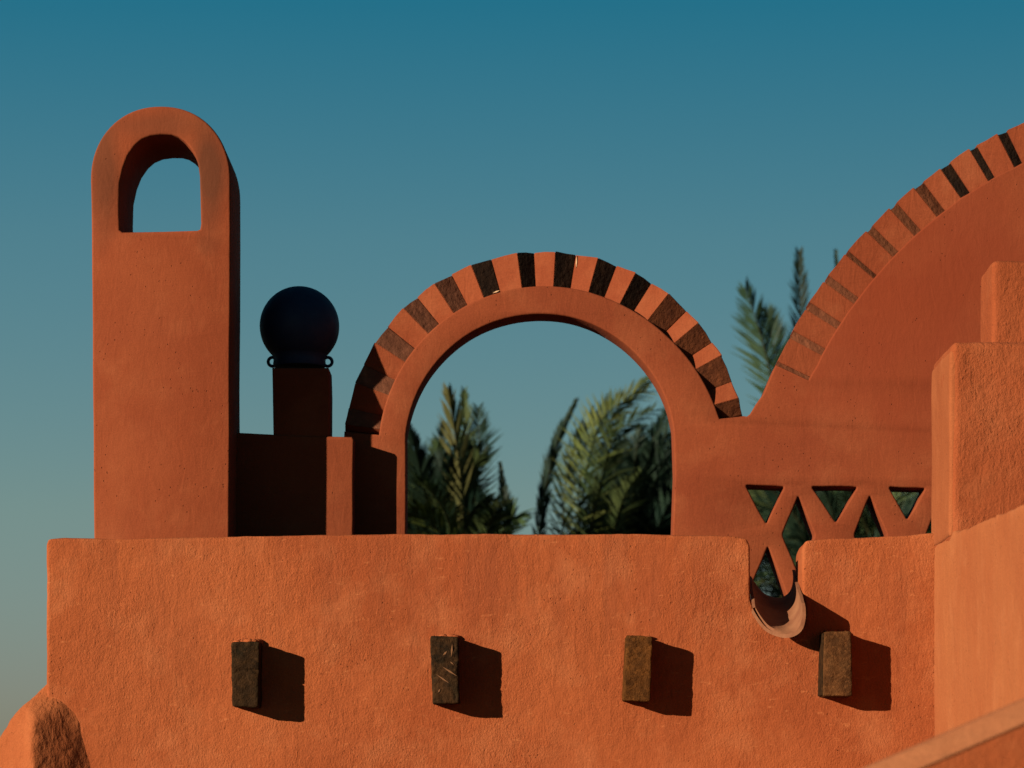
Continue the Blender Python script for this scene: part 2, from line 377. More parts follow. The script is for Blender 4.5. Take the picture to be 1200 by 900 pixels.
# buttress at the left foot: a flared heap of plaster with a ridge
def buttress():
    bm = bmesh.new()
    NXB, NZB = 60, 70
    z_top, z_bot = PX(0, 770, YP)[1], ZG - 0.1
    grid = []
    for j in range(NZB + 1):
        v = j / NZB; z = z_top + (z_bot - z_top) * v ** 1.6
        ypx = HZ - z * F / YP
        # left silhouette flares out to the left as it goes down
        d = max(0.0, ypx - 790)
        left = 60 - (54 + 0) * min(1.0, d / 58.0) ** 1.15 - max(0, d - 60) * 0.75 if d > 0 else 60
        left = max(left, -70)
        row = []
        for i in range(NXB + 1):
            u = i / NXB; xpx = left + (125 + max(0, d - 100) * 0.12 - left) * u
            # ridge: highest at x~42, right flank falls back to the wall at ~100
            dt = max(0.0, ypx - (817 + 0.013 * (xpx - 60) ** 2 * (1 if xpx > 60 else 0.12)))
            rise = 1 - math.exp(-dt / 20.0)
            rt = 103 + max(0, ypx - 840) * 0.10
            if xpx > 42: prof = max(0.0, 1 - (xpx - 42) / (rt - 42)) ** 0.92
            else: prof = 1.0
            prot = 0.16 * prof * rise
            if xpx < 42: prot = prot - (42 - xpx) * 0.0040 * rise
            row.append((PX(xpx, 0, YP)[0], YP - prot + 0.016, z))
        grid.append(row)
    vs = [[bm.verts.new(p) for p in r] for r in grid]
    for j in range(NZB):
        for i in range(NXB): bm.faces.new((vs[j][i], vs[j + 1][i], vs[j + 1][i + 1], vs[j][i + 1]))
    # close it behind
    bk = [[bm.verts.new((p[0], YP + 0.25, p[2])) for p in (r[0], r[-1])] for r in grid]
    for j in range(NZB):
        bm.faces.new((vs[j][0], bk[j][0], bk[j + 1][0], vs[j + 1][0]))
        bm.faces.new((vs[j][-1], vs[j + 1][-1], bk[j + 1][1], bk[j][1]))
        bm.faces.new((bk[j][0], bk[j][1], bk[j + 1][1], bk[j + 1][0]))
    bm.faces.new(vs[0] + [bk[0][1], bk[0][0]]); bm.faces.new(vs[-1][::-1] + [bk[-1][0], bk[-1][1]])
    bmesh.ops.recalc_face_normals(bm, faces=bm.faces)
    me = bpy.data.meshes.new('buttress'); bm.to_mesh(me); bm.free()
    return rough(me, 0.014, 10, 0.006, 8, 0.003, 30)
M['buttress'] = stucco('buttress_plaster', (0.52, 0.145, 0.045), (0.43, 0.11, 0.032), (0.60, 0.19, 0.064), 0.007, 0.006, 0.1, gsc=80, mid=40)
child('buttress', buttress(), M['buttress'], bld)

# beam ends: front-face corners in the photograph (bl, br, tr, tl)
BD = 0.144
beams = [(((272, 828), (303, 829), (304, 752), (271, 752)), 'wood_a', 'dark weathered beam end with a crack across its middle, leftmost of the four'),
         (((507, 825), (538, 824), (537, 746), (504, 745)), 'wood_b', 'dark beam end with pale scratches and chipped corners'),
         (((730, 821), (762, 822), (765, 746), (734, 744)), 'wood_c', 'brown beam end leaning slightly, under the left side of the large round wall'),
         (((964, 816), (999, 816), (998, 740), (966, 740)), 'wood_d', 'reddish brown beam end beside the clay spout')]
for k, (cs, m, lab) in enumerate(beams):
    fr = [P(x, y, YP - BD) for x, y in cs]
    bkc = [Vector((v.x, YP + 0.2, v.z + 0.002)) for v in fr]
    me = hexa_mesh('beam', fr + bkc, 0.004, 2)
    o = bpy.data.objects.new('t', me); COL.objects.link(o)
    s = o.modifiers.new('r', 'REMESH'); s.mode = 'VOXEL'; s.voxel_size = 0.005
    me = bake(o)
    for v in me.vertices:
        nn = noise.noise_vector(v.co * 28 + Vector((k * 9, 0, 0))) * 0.0028 + noise.noise_vector(v.co * 90) * 0.0012
        v.co += nn
        if k == 1:   # chipped corners
            e = noise.noise(v.co * 22 + Vector((3, 3, 3)))
            edge = min(abs(v.co.x - fr[0].x), abs(v.co.x - fr[1].x)) < 0.02
            if e > 0.2 and edge and v.co.y < YP - BD + 0.03: v.co.y += 0.03 * (e - 0.2)
        if k == 0 and v.co.y < YP - BD + 0.02:
            zc = P(0, 785, YP - BD).z + noise.noise(Vector((v.co.x * 25, 0, 0))) * 0.008
            if abs(v.co.z - zc) < 0.004: v.co.y += 0.008
    me.polygons.foreach_set('use_smooth', [True] * len(me.polygons)); me.materials.clear()
    b = child('beam', me, M[m], bld); b['label'] = lab
    # crumbling plaster lip above the beam
    z0 = fr[2].z; bm = bmesh.new()
    for q in range(22):
        x = fr[3].x + 0.008 + (fr[2].x - fr[3].x - 0.016) * (q / 21.0); r = random.uniform(0.008, 0.014) * (0.8, 1.0, 0.6, 0.6)[k] * (1.35 if k == 0 else 1.0)
        mt = Matrix.Translation((x, YP - random.uniform(0.0, 0.012 + 0.022 * (k == 0)), z0 + 0.006 + random.uniform(-0.003, 0.004))) @ Matrix.Diagonal((random.uniform(1.2, 2.0), random.uniform(1, 1.8), random.uniform(0.6, 1), 1))
        bmesh.ops.create_icosphere(bm, subdivisions=2, radius=r, matrix=mt)
    for v in bm.verts: v.co += noise.noise_vector(v.co * 120) * 0.002
    me = bpy.data.meshes.new('mortar_lip'); bm.to_mesh(me); bm.free()
    child('mortar_lip', me, M['parapet'], bld)

def sliver(name, p0, p1, Y, wpx, mat, parent, h=0.002):
    a, b = P(*p0, Y), P(*p1, Y); d = (b - a).normalized(); n = Vector((-d.z, 0, d.x)) * wpx * Y / F / 2
    m = (a + b) / 2
    c = [a, m - n, b, m + n * 0.8]
    me = hexa_mesh(name, [v - Vector((0, h, 0)) for v in c] + [v + Vector((0, 0.006, 0)) for v in c])
    return child(name, me, mat, parent)
t = NT('torn_wood'); t.b.inputs['Base Color'].default_value = (0.11, 0.048, 0.018, 1); t.b.inputs['Roughness'].default_value = 0.9; M['torn'] = t.m
t = NT('lime'); t.b.inputs['Base Color'].default_value = (0.42, 0.26, 0.14, 1); t.b.inputs['Roughness'].default_value = 0.9; M['lime'] = t.m
for p0, p1, wp in (((518, 781), (536, 792.5), 2.2), ((511, 790), (527, 801), 2.0), ((530, 754), (529, 770), 2.4), ((519, 768), (524, 763), 2.6), ((513, 812), (516, 807), 2.0), ((527, 775), (532, 779), 1.5)):
    sliver('splinter', p0, p1, YP - BD, wp, M['torn'], bld, 0.003)
p = [P(x, y, YP - BD + 0.008) for x, y in ((962.5, 814.5), (966.5, 815), (968, 741), (964.5, 742))]
child('bark_edge', hexa_mesh('bark_edge', p + [Vector((v.x, YP + 0.05, v.z)) for v in p], 0.001, 1, 0.003), M['wood_b'], bld)

# clay spout: a half-round tile through the slot, tipping forward
def spout():
    bm = bmesh.new(); n = 26
    yf, yb = YP - 0.155, YP + 0.36
    cf = P(911, 707, yf); cb = P(903, 668, yb)
    rows = []
    segs = 12
    for s in range(segs + 1):
        t = s / segs; c = cf.lerp(cb, t); 
        r_out = 0.114 * (1 - 0.06 * t)
        for r in (r_out, r_out - 0.013):
            ring = []
            for i in range(n + 1):
                a = math.pi * 1.07 + math.pi * 0.93 * i / n            # left rim -> bottom -> right rim
                ex = math.cos(a) * r * 1.0; ez = math.sin(a) * r * 1.28; ex -= 0.25 * ez
                p = Vector((c.x + ex, c.y, c.z + ez))
                # the lip is cut unevenly
                if s == 0: p.y += 0.07 * (math.cos(a) * -0.5 + 0.5) ** 1.5 + 0.006 * noise.noise(Vector((i * 0.6, r * 50, 0)))
                p += noise.noise_vector(p * 14) * 0.003
                ring.append(bm.verts.new(p))
            rows.append(ring)
    for s in range(segs):
        o0, i0, o1, i1 = rows[2 * s], rows[2 * s + 1], rows[2 * s + 2], rows[2 * s + 3]
        for i in range(n):
            bm.faces.new((o0[i], o0[i + 1], o1[i + 1], o1[i])); bm.faces.new((i0[i], i1[i], i1[i + 1], i0[i + 1]))
        bm.faces.new((o0[0], o1[0], i1[0], i0[0])); bm.faces.new((o0[n], i0[n], i1[n], o1[n]))
    for a, b in ((rows[0], rows[1]), (rows[-2], rows[-1])):
        for i in range(n): bm.faces.new((a[i], b[i], b[i + 1], a[i + 1]))
    bmesh.ops.recalc_face_normals(bm, faces=bm.faces)
    me = bpy.data.meshes.new('rain_spout'); bm.to_mesh(me); bm.free()
    me.polygons.foreach_set('use_smooth', [True] * len(me.polygons)); me.set_sharp_from_angle(angle=R(40)); return me
child('rain_spout', spout(), M['tile'], bld)

# ------------------------------------------------------------------ tower with the arched opening
tw = thing('chimney_tower', 'tall terracotta chimney tower with rounded top and arched see-through opening', 'chimney', None, (P(188, 0, YT).x, YT + 0.25, 0.86))
def arc(cx, cy, rx, ry, a0, a1, n):
    return [(cx + rx * math.sin(R(a0 + (a1 - a0) * i / n)), cy - ry * math.cos(R(a0 + (a1 - a0) * i / n))) for i in range(n + 1)]
def superarc(cx, cy, rx, ry, n, e=2.15):
    out = []
    for i in range(n + 1):
        a = R(-90 + 180 * i / n); s, c = math.sin(a), math.cos(a)
        out.append((cx + rx * math.copysign(abs(s) ** (2 / e), s), cy - ry * abs(c) ** (2 / e)))
    return out
body = [(110.5, 745), (110, 630), (108.5, 400), (107, 260)] + superarc(188.3, 212, 81.7, 87.5, 40) + [(270.5, 270), (269.5, 400), (268.5, 630), (268.5, 745)]
hole = [(143, 272), (140, 269), (139.6, 240), (140.3, 215), (144.5, 196), (150, 182), (158, 170.5), (166, 163.5), (176, 159.3), (188, 157.6), (200, 157.8), (208, 160), (215, 164.5), (222, 171.5), (227.5, 180), (232, 192), (234, 206), (234.6, 226), (235.5, 262), (234.5, 268.5), (231, 270), (190, 271.2)]
me = outline_mesh('tower_body', [jl([PX(x, y, YT) for x, y in body], 0.003, 0.04, 3), [PX(x, y, YT) for x, y in hole]], YT, YT + 0.50, 0.010, 3, 42)
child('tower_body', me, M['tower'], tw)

# ------------------------------------------------------------------ low wall, pedestal, pot
lw = thing('low_wall', 'low terracotta wall with square pedestal between the tower and the small arch', 'wall', None, (P(330, 0, YB).x, YB + 0.07, 0.86))
pts = [(262, 745), (262, 507), (283, 507), (330, 509.5), (386, 511.5), (412, 512), (414.3, 515), (413.5, 620), (413.5, 745)]
child('wall_body', outline_mesh('wall_body', [jl([PX(x, y, YB) for x, y in pts], 0.002, 0.05, 5)], YB, YA - 0.002, 0.008, 2), M['arch'], lw)
pts = [(321, 520), (319.5, 470), (319, 431), (385, 431), (385.8, 460), (385.6, 520)]
child('pedestal', outline_mesh('pedestal', [jl([PX(x, y, YB + 0.012) for x, y in pts], 0.002, 0.05, 5)], YB + 0.012, YB + 0.27, 0.008, 2), M['arch'], lw)

pc = P(351, 430, YB + 0.14); K = pc.y / F                    # metres per pixel there
pot = thing('round_pot', 'dark navy glazed ball-shaped pot with two small ring handles on the pedestal', 'pot', None, tuple(pc))
prof = [(0.5, 0.0), (30, 0.0), (31, 3), (30.5, 7), (31, 11), (33, 15)]
for i in range(0, 33):
    a = R(46.5 - (46.5 + 90) * i / 32.0)
    prof.append((46.6 * math.cos(-a) if i < 32 else 0.0, 47.5 - 46.6 * math.sin(a)))
def lathe(prof, c, k, n=56):
    bm = bmesh.new(); rings = []
    for r, h in prof:
        rings.append([bm.verts.new((c.x + r * k * math.cos(2 * math.pi * i / n), c.y + r * k * math.sin(2 * math.pi * i / n), c.z + h * k)) for i in range(n)])
    for a, b in zip(rings, rings[1:]):
        for i in range(n): bm.faces.new((a[i], a[(i + 1) % n], b[(i + 1) % n], b[i]))
    bm.faces.new(rings[0][::-1])
    bmesh.ops.remove_doubles(bm, verts=bm.verts, dist=1e-5)
    bmesh.ops.recalc_face_normals(bm, faces=bm.faces)
    me = bpy.data.meshes.new('pot_body'); bm.to_mesh(me); bm.free()
    me.polygons.foreach_set('use_smooth', [True] * len(me.polygons)); me.set_sharp_from_angle(angle=R(35)); return me
child('pot_body', lathe(prof, pc, K), M['glaze'], pot)
def torus(c, R0, r0, n=28, m=12):
    bm = bmesh.new(); g = []
    for i in range(n):
        a = 2 * math.pi * i / n
        g.append([bm.verts.new((c.x + (R0 + r0 * math.cos(b)) * math.cos(a), c.y + r0 * math.sin(b), c.z + (R0 + r0 * math.cos(b)) * math.sin(a))) for b in (2 * math.pi * j / m for j in range(m))])
    for i in range(n):
        for j in range(m): bm.faces.new((g[i][j], g[(i + 1) % n][j], g[(i + 1) % n][(j + 1) % m], g[i][(j + 1) % m]))
    bmesh.ops.recalc_face_normals(bm, faces=bm.faces)
    me = bpy.data.meshes.new('ring_handle'); bm.to_mesh(me); bm.free()
    me.polygons.foreach_set('use_smooth', [True] * len(me.polygons)); return me
for x in (319.5, 384): child('ring_handle', torus(P(x, 424, pc.y), 5.2 * K, 1.9 * K), M['glaze'], pot)

# ------------------------------------------------------------------ arched wall
aw = thing('arched_wall', 'terracotta wall of a small open arch running into a large half-round wall with triangular lattice', 'wall', None, (P(900, 0, YA).x, YA + 0.1, 0.86))
CX, CY, RO = 638, 530, 236
def rs(a):    # outer radius of the smooth inner band, growing toward the right foot
    return 195 + (0 if a < 20 else 14 * ((a - 20) / 59.0) ** 1.7)
BX, BY, BR, BI = 1428, 666, 571, 528
A_END = -84.0
outer = [(403, 745), (403, 620), (402, 540)]
outer += [(CX + RO * math.sin(R(A_END)), CY - RO * math.cos(R(A_END)))]
N = 80
for i in range(N + 1):
    a = A_END + (79.2 - A_END) * i / N; outer.append((CX + rs(a) * math.sin(R(a)), CY - rs(a) * math.cos(R(a))))
outer += [(872, 487.5), (875.5, 488.2), (879, 485.5), (886, 474)]
a1 = -65.3
for a in (-69.0, -67.2, a1): outer.append((BX + BR * math.sin(R(a)), BY - BR * math.cos(R(a))))
for i in range(121):
    a = a1 + (-2 * a1) * i / 120
    jr = BI + 1.6 * noise.noise(Vector((a * 0.5, 4, 0)))
    outer.append((BX + jr * math.sin(R(a)), BY - jr * math.cos(R(a))))
for a in (-a1, 70.0, 78.0, 85.0, 90.0): outer.append((BX + BR * math.sin(R(a)), BY - BR * math.cos(R(a))))
outer += [(BX + BR, 745), (788, 745), (788, 640), (789.5, 590), (791, 555)]
outer += [(633 + 158 * math.sin(R(a)), 526 - 158.3 * math.cos(R(a))) for a in [82 - (82 + 84) * i / 60 for i in range(61)]]
outer += [(476, 548), (476, 590), (475.5, 640), (475.5, 745)]
holes = []
for k in range(-0, 12):
    dx = 83.6 * k
    holes.append([(873.5 + dx, 568.5 + 0.3 * k), (919.5 + dx + (4 if k == 1 else 0), 569.8), (898 + dx, 614)] if k > 1 or k == 0 else [(951, 569.5), (1005.5, 570.2), (979.6, 612.5)])
    if k == 2: holes[-1] = [(1041.5, 570.5), (1085, 571.5), (1063, 609.5)]
    c = 935.3 + 84.2 * k
    holes.append([(c, 580.5), (c + 20, 627), (c + 1, 673), (c - 18.5, 627)])
    holes.append([(900 + dx, 640), (925 + dx, 705), (873 + dx, 705)])
def hround(lp, r=2.2):
    """round the corners of a hole a little"""
    out = []
    n = len(lp)
    for i in range(n):
        p, a, b = Vector(lp[i]), Vector(lp[i - 1]), Vector(lp[(i + 1) % n])
        da, db = (a - p).normalized() * r, (b - p).normalized() * r
        out += [tuple(p + da), tuple(p + (da + db) * 0.36), tuple(p + db)]
    return out
def wob(lp, Y, seed):
    return jl([PX(x, y, Y) for x, y in lp], 0.0035, 0.035, 9.0, seed)
me = outline_mesh('wall_body', [jl([PX(x, y, YA) for x, y in outer], 0.002, 0.2, 4.0)] + [wob(hround(h), YA, 3.0 + i) for i, h in enumerate(holes)], YA, YA + TA, 0.009, 2, 40)
child('wall_body', me, M['arch'], aw)

def wedge(name, cx, cy, ri, ro, a0, a1, yf, yb, mat, bev, n=2, ji=1.0, back=0.0):
    # yf = (depth at the first edge, depth at the second): the faces lean in and out like a folded strip
    """one block of a ring, between two angles"""
    bm = bmesh.new(); rows = []
    j = [random.uniform(-ji, ji) for _ in range(2 * (n + 1))]
    for Yq in (yf, (yb, yb)):
        row = []
        for i in range(n + 1):
            Y = Yq[0] + (Yq[1] - Yq[0]) * i / n
            a = R(a0 + (a1 - a0) * i / n)
            for q, r in ((0, ri), (1, ro)):
                rr = r + j[2 * i + q] * (0.3 if q == 0 else 0.55) + (back if (q and Yq[0] == yb) else 0.0)
                x, z = PX(cx + rr * math.sin(a), cy - rr * math.cos(a), YA)
                row.append(bm.verts.new((x, Y, z)))
        rows.append(row)
    f, b = rows
    for i in range(n):
        q = 2 * i
        bm.faces.new((f[q], f[q + 1], f[q + 3], f[q + 2])); bm.faces.new((b[q], b[q + 2], b[q + 3], b[q + 1]))
        bm.faces.new((f[q], f[q + 2], b[q + 2], b[q])); bm.faces.new((f[q + 1], b[q + 1], b[q + 3], f[q + 3]))
    bm.faces.new((f[0], b[0], b[1], f[1])); bm.faces.new((f[-2], f[-1], b[-1], b[-2]))
    bmesh.ops.recalc_face_normals(bm, faces=bm.faces)
    if bev:
        ed = [e for e in bm.edges if e.calc_face_angle(0) > 0.6]
        bmesh.ops.bevel(bm, geom=ed, offset=bev, segments=2, affect='EDGES')
    me = bpy.data.meshes.new(name); bm.to_mesh(me); bm.free()
    me.polygons.foreach_set('use_smooth', [True] * len(me.polygons)); me.set_sharp_from_angle(angle=R(35))
    return child(name, me, mat, aw)
for p0, p1, wp in (((675.8, 300), (675.2, 314), 1.8), ((577, 343.5), (586, 340), 1.8)):
    sliver('lime_streak', p0, p1, YA + 0.047 if p0[1] < 340 else YA - 0.001, wp, M['lime'], aw, 0.002)
# brown bricks of the small arch (angles read off the photograph)
D = [(-82.0, -76.8), (-69.8, -63.8), (-57, -51.1), (-44.3, -39.2), (-33, -27.4), (-21.3, -15.4), (-7.7, -2.9), (3.2, 8.9), (15.5, 21.1), (27, 32.2), (38.1, 44.8), (50, 56.4), (61.3, 69), (74.4, 79.0)]
prev = A_END; RD, VD = 0.004, 0.052
for a0, a1_ in D:
    m = (a0 + a1_) / 2
    if a0 - prev > 0.5:
        mo = (a0 + prev) / 2
        wedge('plaster_block', CX, CY, rs(mo) - 4, RO + random.uniform(-0.5, 1.0), prev, a0, (YA + VD + random.uniform(-0.004, 0.004), YA + RD), YA + TA - 0.003, M['block'], 0.003, back=4.5 * min(1, max(0, (mo - 5) / 40)))
    wedge('brick', CX, CY, rs(m) - 4, RO + 0.3, a0, a1_, (YA + RD, YA + VD + random.uniform(-0.004, 0.004)), YA + TA - 0.006, M['brick_shaded' if -25 < m < 35 else ('brick_red' if m > 0 else 'brick')], 0.002, back=4.5 * min(1, max(0, (m - 5) / 40)))  # bricks round the top get their shade painted in
    prev = a1_
# big arch
wd = {0: .5, 1: .8, 2: .8, 3: .8, 4: .5, 5: .8, 6: .9, 7: 1.1, 8: 1.15, 9: .8, 10: 1.0}
js = [-65.1 + 3.885 * k for k in range(34)]
prev = -65.1
for k, a in enumerate(js):
    hw = wd.get(k, random.uniform(0.6, 1.1)) * 0.66
    if k > 0:
        wedge('plaster_block', BX, BY, BI - 6, BR + random.uniform(-0.5, 1.2), prev, a - hw, (YA + 0.022 + random.uniform(-0.003, 0.004), YA + 0.006), YA + TA - 0.003, M['block'], 0.003, 2, 1.2)
    wedge('brick', BX, BY, BI - 6, BR - 1.2, a - hw, a + hw, (YA + 0.008, YA + 0.030 + 0.012 * (k in (8, 10, 7))), YA + TA - 0.006, M['brick_shaded' if k in (8, 10, 9) else ('joint_lit' if k < 4 else 'joint')], 0.001, 1)  # upper joints painted as shaded, those at the foot as sunlit
    prev = a + hw

# ------------------------------------------------------------------ stepped pier on the right with the wall coming forward
XP = P(1096, 0, YP).x
YF = XP * F / 515.0
pr = thing('stepped_pier', 'stepped terracotta plaster pier with a square block on top, at the right', 'wall', None, (XP + 0.4, YF + 0.3, ZG))
zt = P(0, 400, YF).z
me = rough(box_mesh('pier_body', XP, XP + 2.2, YF, YF + 0.57, 0.7, zt, 0.016, 2), 0.014, 2, 0.007, 3.2, 0.0015, 22)
child('pier_body', me, M['pier'], pr)
YU = 12.5; XU = P(1163, 0, YU).x
me = rough(box_mesh('cap_block', XU, XU + 1.8, YU, YU + 0.34, zt - 0.1, P(0, 305, YU).z, 0.012, 2), 0.012, 2, 0.005, 4, 0.0012, 22)
child('cap_block', me, M['pier'], pr)
child('side_plaster', rough(box_mesh('side_plaster', XP - 0.006, XP + 0.06, YF + 0.010, YF + 0.562, 1.122, zt - 0.035, 0.006, 1), 0.012, 1, 0.003, 4, 0.0006, 20), M['strip'], pr)
# lower wall toward the camera, its left flank in the sun, a wavy top
def flank():
    bm = bmesh.new(); n = 90; y0, y1 = 10.35, YP + 0.1
    L = []
    for i in range(n + 1):
        y = y0 + (y1 - y0) * i / n
        px = 600 + XP * F / y
        zt_ = P(0, 625 - (px - 1115) * 0.41, y).z if px > 1115 else P(0, 625, y).z - 0.0
        if y > YF: zt_ = P(0, 625, YF).z
        zt_ += 0.014 * noise.noise(Vector((y * 3.0, 0, 5))) + 0.008 * noise.noise(Vector((y * 9.0, 0, 8)))
        L.append([bm.verts.new((XP - 0.004, y, zb)), bm.verts.new((XP - 0.004, y, zt_)), bm.verts.new((XP + 1.6, y, zt_ + 0.0)), bm.verts.new((XP + 1.6, y, zb))])
    for a, b in zip(L, L[1:]):
        for q in range(4): bm.faces.new((a[q], b[q], b[(q + 1) % 4], a[(q + 1) % 4]))
    bm.faces.new(L[0]); bm.faces.new(L[-1][::-1])
    bmesh.ops.recalc_face_normals(bm, faces=bm.faces)
    me = bpy.data.meshes.new('f'); bm.to_mesh(me); bm.free()
    return rough(me, 0.02, 2, 0.004, 3, 0.001, 20)
child('flank_wall', flank(), M['side'], pr)

# sloping stair parapet close to the camera
YS = 7.6
sp = thing('stair_parapet', 'sloping plastered stair parapet with a pale chamfered edge, out of focus at bottom right', 'wall', None, (P(1150, 0, YS).x, YS + 0.2, ZG))
a, b = P(1000, 908.5, YS), P(1420, 727, YS)
sl = (b.z - a.z) / (b.x - a.x)
x0, x1 = a.x - 1.2, a.x + 2.6
z0, z1 = a.z - 1.2 * sl, a.z + 2.6 * sl
me = hexa_mesh('slope', [Vector((x0, YS, ZG - .1)), Vector((x1, YS, ZG - .1)), Vector((x1, YS, z1 - 0.062)), Vector((x0, YS, z0 - 0.062)),
                         Vector((x0, YS + 0.34, ZG - .1)), Vector((x1, YS + 0.34, ZG - .1)), Vector((x1, YS + 0.34, z1 - 0.062)), Vector((x0, YS + 0.34, z0 - 0.062))])
child('wall_body', me, M['parapet'], sp)
me = hexa_mesh('cop', [Vector((x0, YS - 0.002, z0 - 0.059)), Vector((x1, YS - 0.002, z1 - 0.059)), Vector((x1, YS + 0.10, z1)), Vector((x0, YS + 0.10, z0)),
                       Vector((x0, YS + 0.342, z0 - 0.059)), Vector((x1, YS + 0.342, z1 - 0.059)), Vector((x1, YS + 0.24, z1)), Vector((x0, YS + 0.24, z0))], 0.006, 2)
child('coping', me, M['coping'], sp)

# ------------------------------------------------------------------ palms behind
def frond_mesh(pts, leaf_len=0.42, nl=46, spread=48, vee=25, droop=0.25, start=0.16, side=Vector((1, 0, 0)), rnd=None, wide=0.0115):
    """a feather palm leaf along a polyline: midrib plus two combs of narrow leaflets"""
    rnd = rnd or random
    P4 = [Vector(p) for p in pts]
    # Catmull-Rom
    ext = [P4[0] * 2 - P4[1]] + P4 + [P4[-1] * 2 - P4[-2]]
    def at(t):
        s = t * (len(P4) - 1); i = min(int(s), len(P4) - 2); u = s - i
        p0, p1, p2, p3 = ext[i:i + 4]
        return 0.5 * ((2 * p1) + (p2 - p0) * u + (2 * p0 - 5 * p1 + 4 * p2 - p3) * u * u + (3 * p1 - p0 - 3 * p2 + p3) * u ** 3)
    vs, fs, mi = [], [], []
    def tube(n=12):
        base = len(vs)
        for i in range(n + 1):
            t = i / n; p = at(t); r = 0.016 * (1 - t) + 0.003
            for q in range(3):
                a = q * 2.094; vs.append(p + Vector((math.cos(a) * r, math.sin(a) * r, 0)))
        for i in range(n):
            for q in range(3):
                a0 = base + i * 3 + q; a1 = base + i * 3 + (q + 1) % 3
                fs.append((a0, a1, a1 + 3, a0 + 3)); mi.append(1)
    tube()
    for sgn in (-1, 1):
        for k in range(nl):
            t = start + (1 - start) * (k + rnd.uniform(-0.3, 0.3)) / nl
            t = min(max(t, 0.02), 0.995)
            p = at(t); tg = (at(min(1, t + 0.02)) - at(max(0, t - 0.02))).normalized()
            sd = side - tg * side.dot(tg); sd.normalize()
            up = sd.cross(tg).normalized()
            if up.z < 0: up = -up
            env = (0.55 + 0.45 * math.sin(math.pi * min(1, (t - start) / (1 - start) * 0.9 + 0.12))) * (1 - 0.45 * max(0, t - 0.6) / 0.4)
            L = leaf_len * env * rnd.uniform(0.85, 1.12)
            an = R(spread * (1 - 0.55 * t) + rnd.uniform(-7, 7)); ve = R(vee + rnd.uniform(-14, 14))
            d = (tg * math.cos(an) + (sd * sgn * math.cos(ve) + up * math.sin(ve)) * math.sin(an)).normalized()
            wv = tg.cross(d).cross(d).normalized() * (wide * rnd.uniform(0.8, 1.25))
            wv = (wv + up * 0.004 * rnd.uniform(-1, 1))
            q1 = p + d * L * 0.5 + Vector((0, 0, -droop * L * 0.12)); q2 = p + d * L + Vector((0, 0, -droop * L * 0.5))
            b0 = len(vs); vs.extend([p - wv * 0.5, p + wv * 0.5, q1 + wv, q1 - wv, q2])
            fs.append((b0, b0 + 1, b0 + 2, b0 + 3)); fs.append((b0 + 3, b0 + 2, b0 + 4)); mi += [0, 0]
    me = bpy.data.meshes.new('frond'); me.from_pydata([tuple(v) for v in vs], [], fs)
    me.polygons.foreach_set('material_index', mi)
    return me

def generic(L, bend, seed):
    """a frond along +X from the origin, rising then arching over (turned and tipped by the object)"""
    rr = random.Random(seed)
    pts = [Vector((0, 0, 0))]; ang = 0.25
    for i in range(5):
        ang -= bend / 5; pts.append(pts[-1] + Vector((math.cos(ang), 0, math.sin(ang))) * L / 5)
    return frond_mesh(pts, 0.44, 50, 50, 22, 0.5, 0.14, Vector((0, 1, 0)), rr)
GEN = []
for i in range(6):
    me = generic(2.6, 0.5 + 0.22 * i, i)
    GEN.append(me)
VAR = {}
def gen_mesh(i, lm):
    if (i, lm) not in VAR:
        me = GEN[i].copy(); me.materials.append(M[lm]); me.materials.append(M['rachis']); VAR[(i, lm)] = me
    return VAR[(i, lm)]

def palm(label, crown, heroes, nf, elmin, elmax, seed, size=1.0, yellow=0.15):
    rr = random.Random(seed)
    c = P(*crown)
    root = thing('palm_tree', label, 'palm tree', 'palm trees behind the roof', (c.x, c.y, ZG))
    # trunk with ring scars
    bm = bmesh.new(); n = 14; rows = []
    H = c.z - ZG; m = int(H / 0.09)
    for j in range(m + 1):
        z = H * j / m; r = 0.21 - 0.03 * z / H + (0.022 if j % 2 else 0.0) + (0.09 * max(0, 1 - z / 0.5)) + (0.10 * max(0, (z - H + 0.6) / 0.6))
        rows.append([bm.verts.new((r * math.cos(2 * math.pi * (i + 0.5 * (j % 2)) / n), r * math.sin(2 * math.pi * (i + 0.5 * (j % 2)) / n), z)) for i in range(n)])
    for a, b in zip(rows, rows[1:]):
        for i in range(n): bm.faces.new((a[i], a[(i + 1) % n], b[(i + 1) % n], b[i]))
    bm.faces.new(rows[-1])
    me = bpy.data.meshes.new('trunk'); bm.to_mesh(me); bm.free()
    link('trunk', me, M['bark'], root)
    for pts, mat, kw in heroes:
        w3 = [P(*q) for q in pts]
        me = frond_mesh([v - Vector(root.location) for v in w3], rnd=rr, **kw)
        me.materials.append(M[mat]); me.materials.append(M['rachis'])
        link('frond', me, None, root)
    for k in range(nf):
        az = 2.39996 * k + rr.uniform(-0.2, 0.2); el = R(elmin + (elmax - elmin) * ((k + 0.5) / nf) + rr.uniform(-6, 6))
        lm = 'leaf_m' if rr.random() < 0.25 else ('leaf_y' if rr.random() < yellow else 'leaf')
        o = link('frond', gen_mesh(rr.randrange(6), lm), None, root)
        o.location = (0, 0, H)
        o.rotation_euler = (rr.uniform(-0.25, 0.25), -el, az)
        s = size * rr.uniform(0.88, 1.1); o.scale = (s, s, s)
    return root

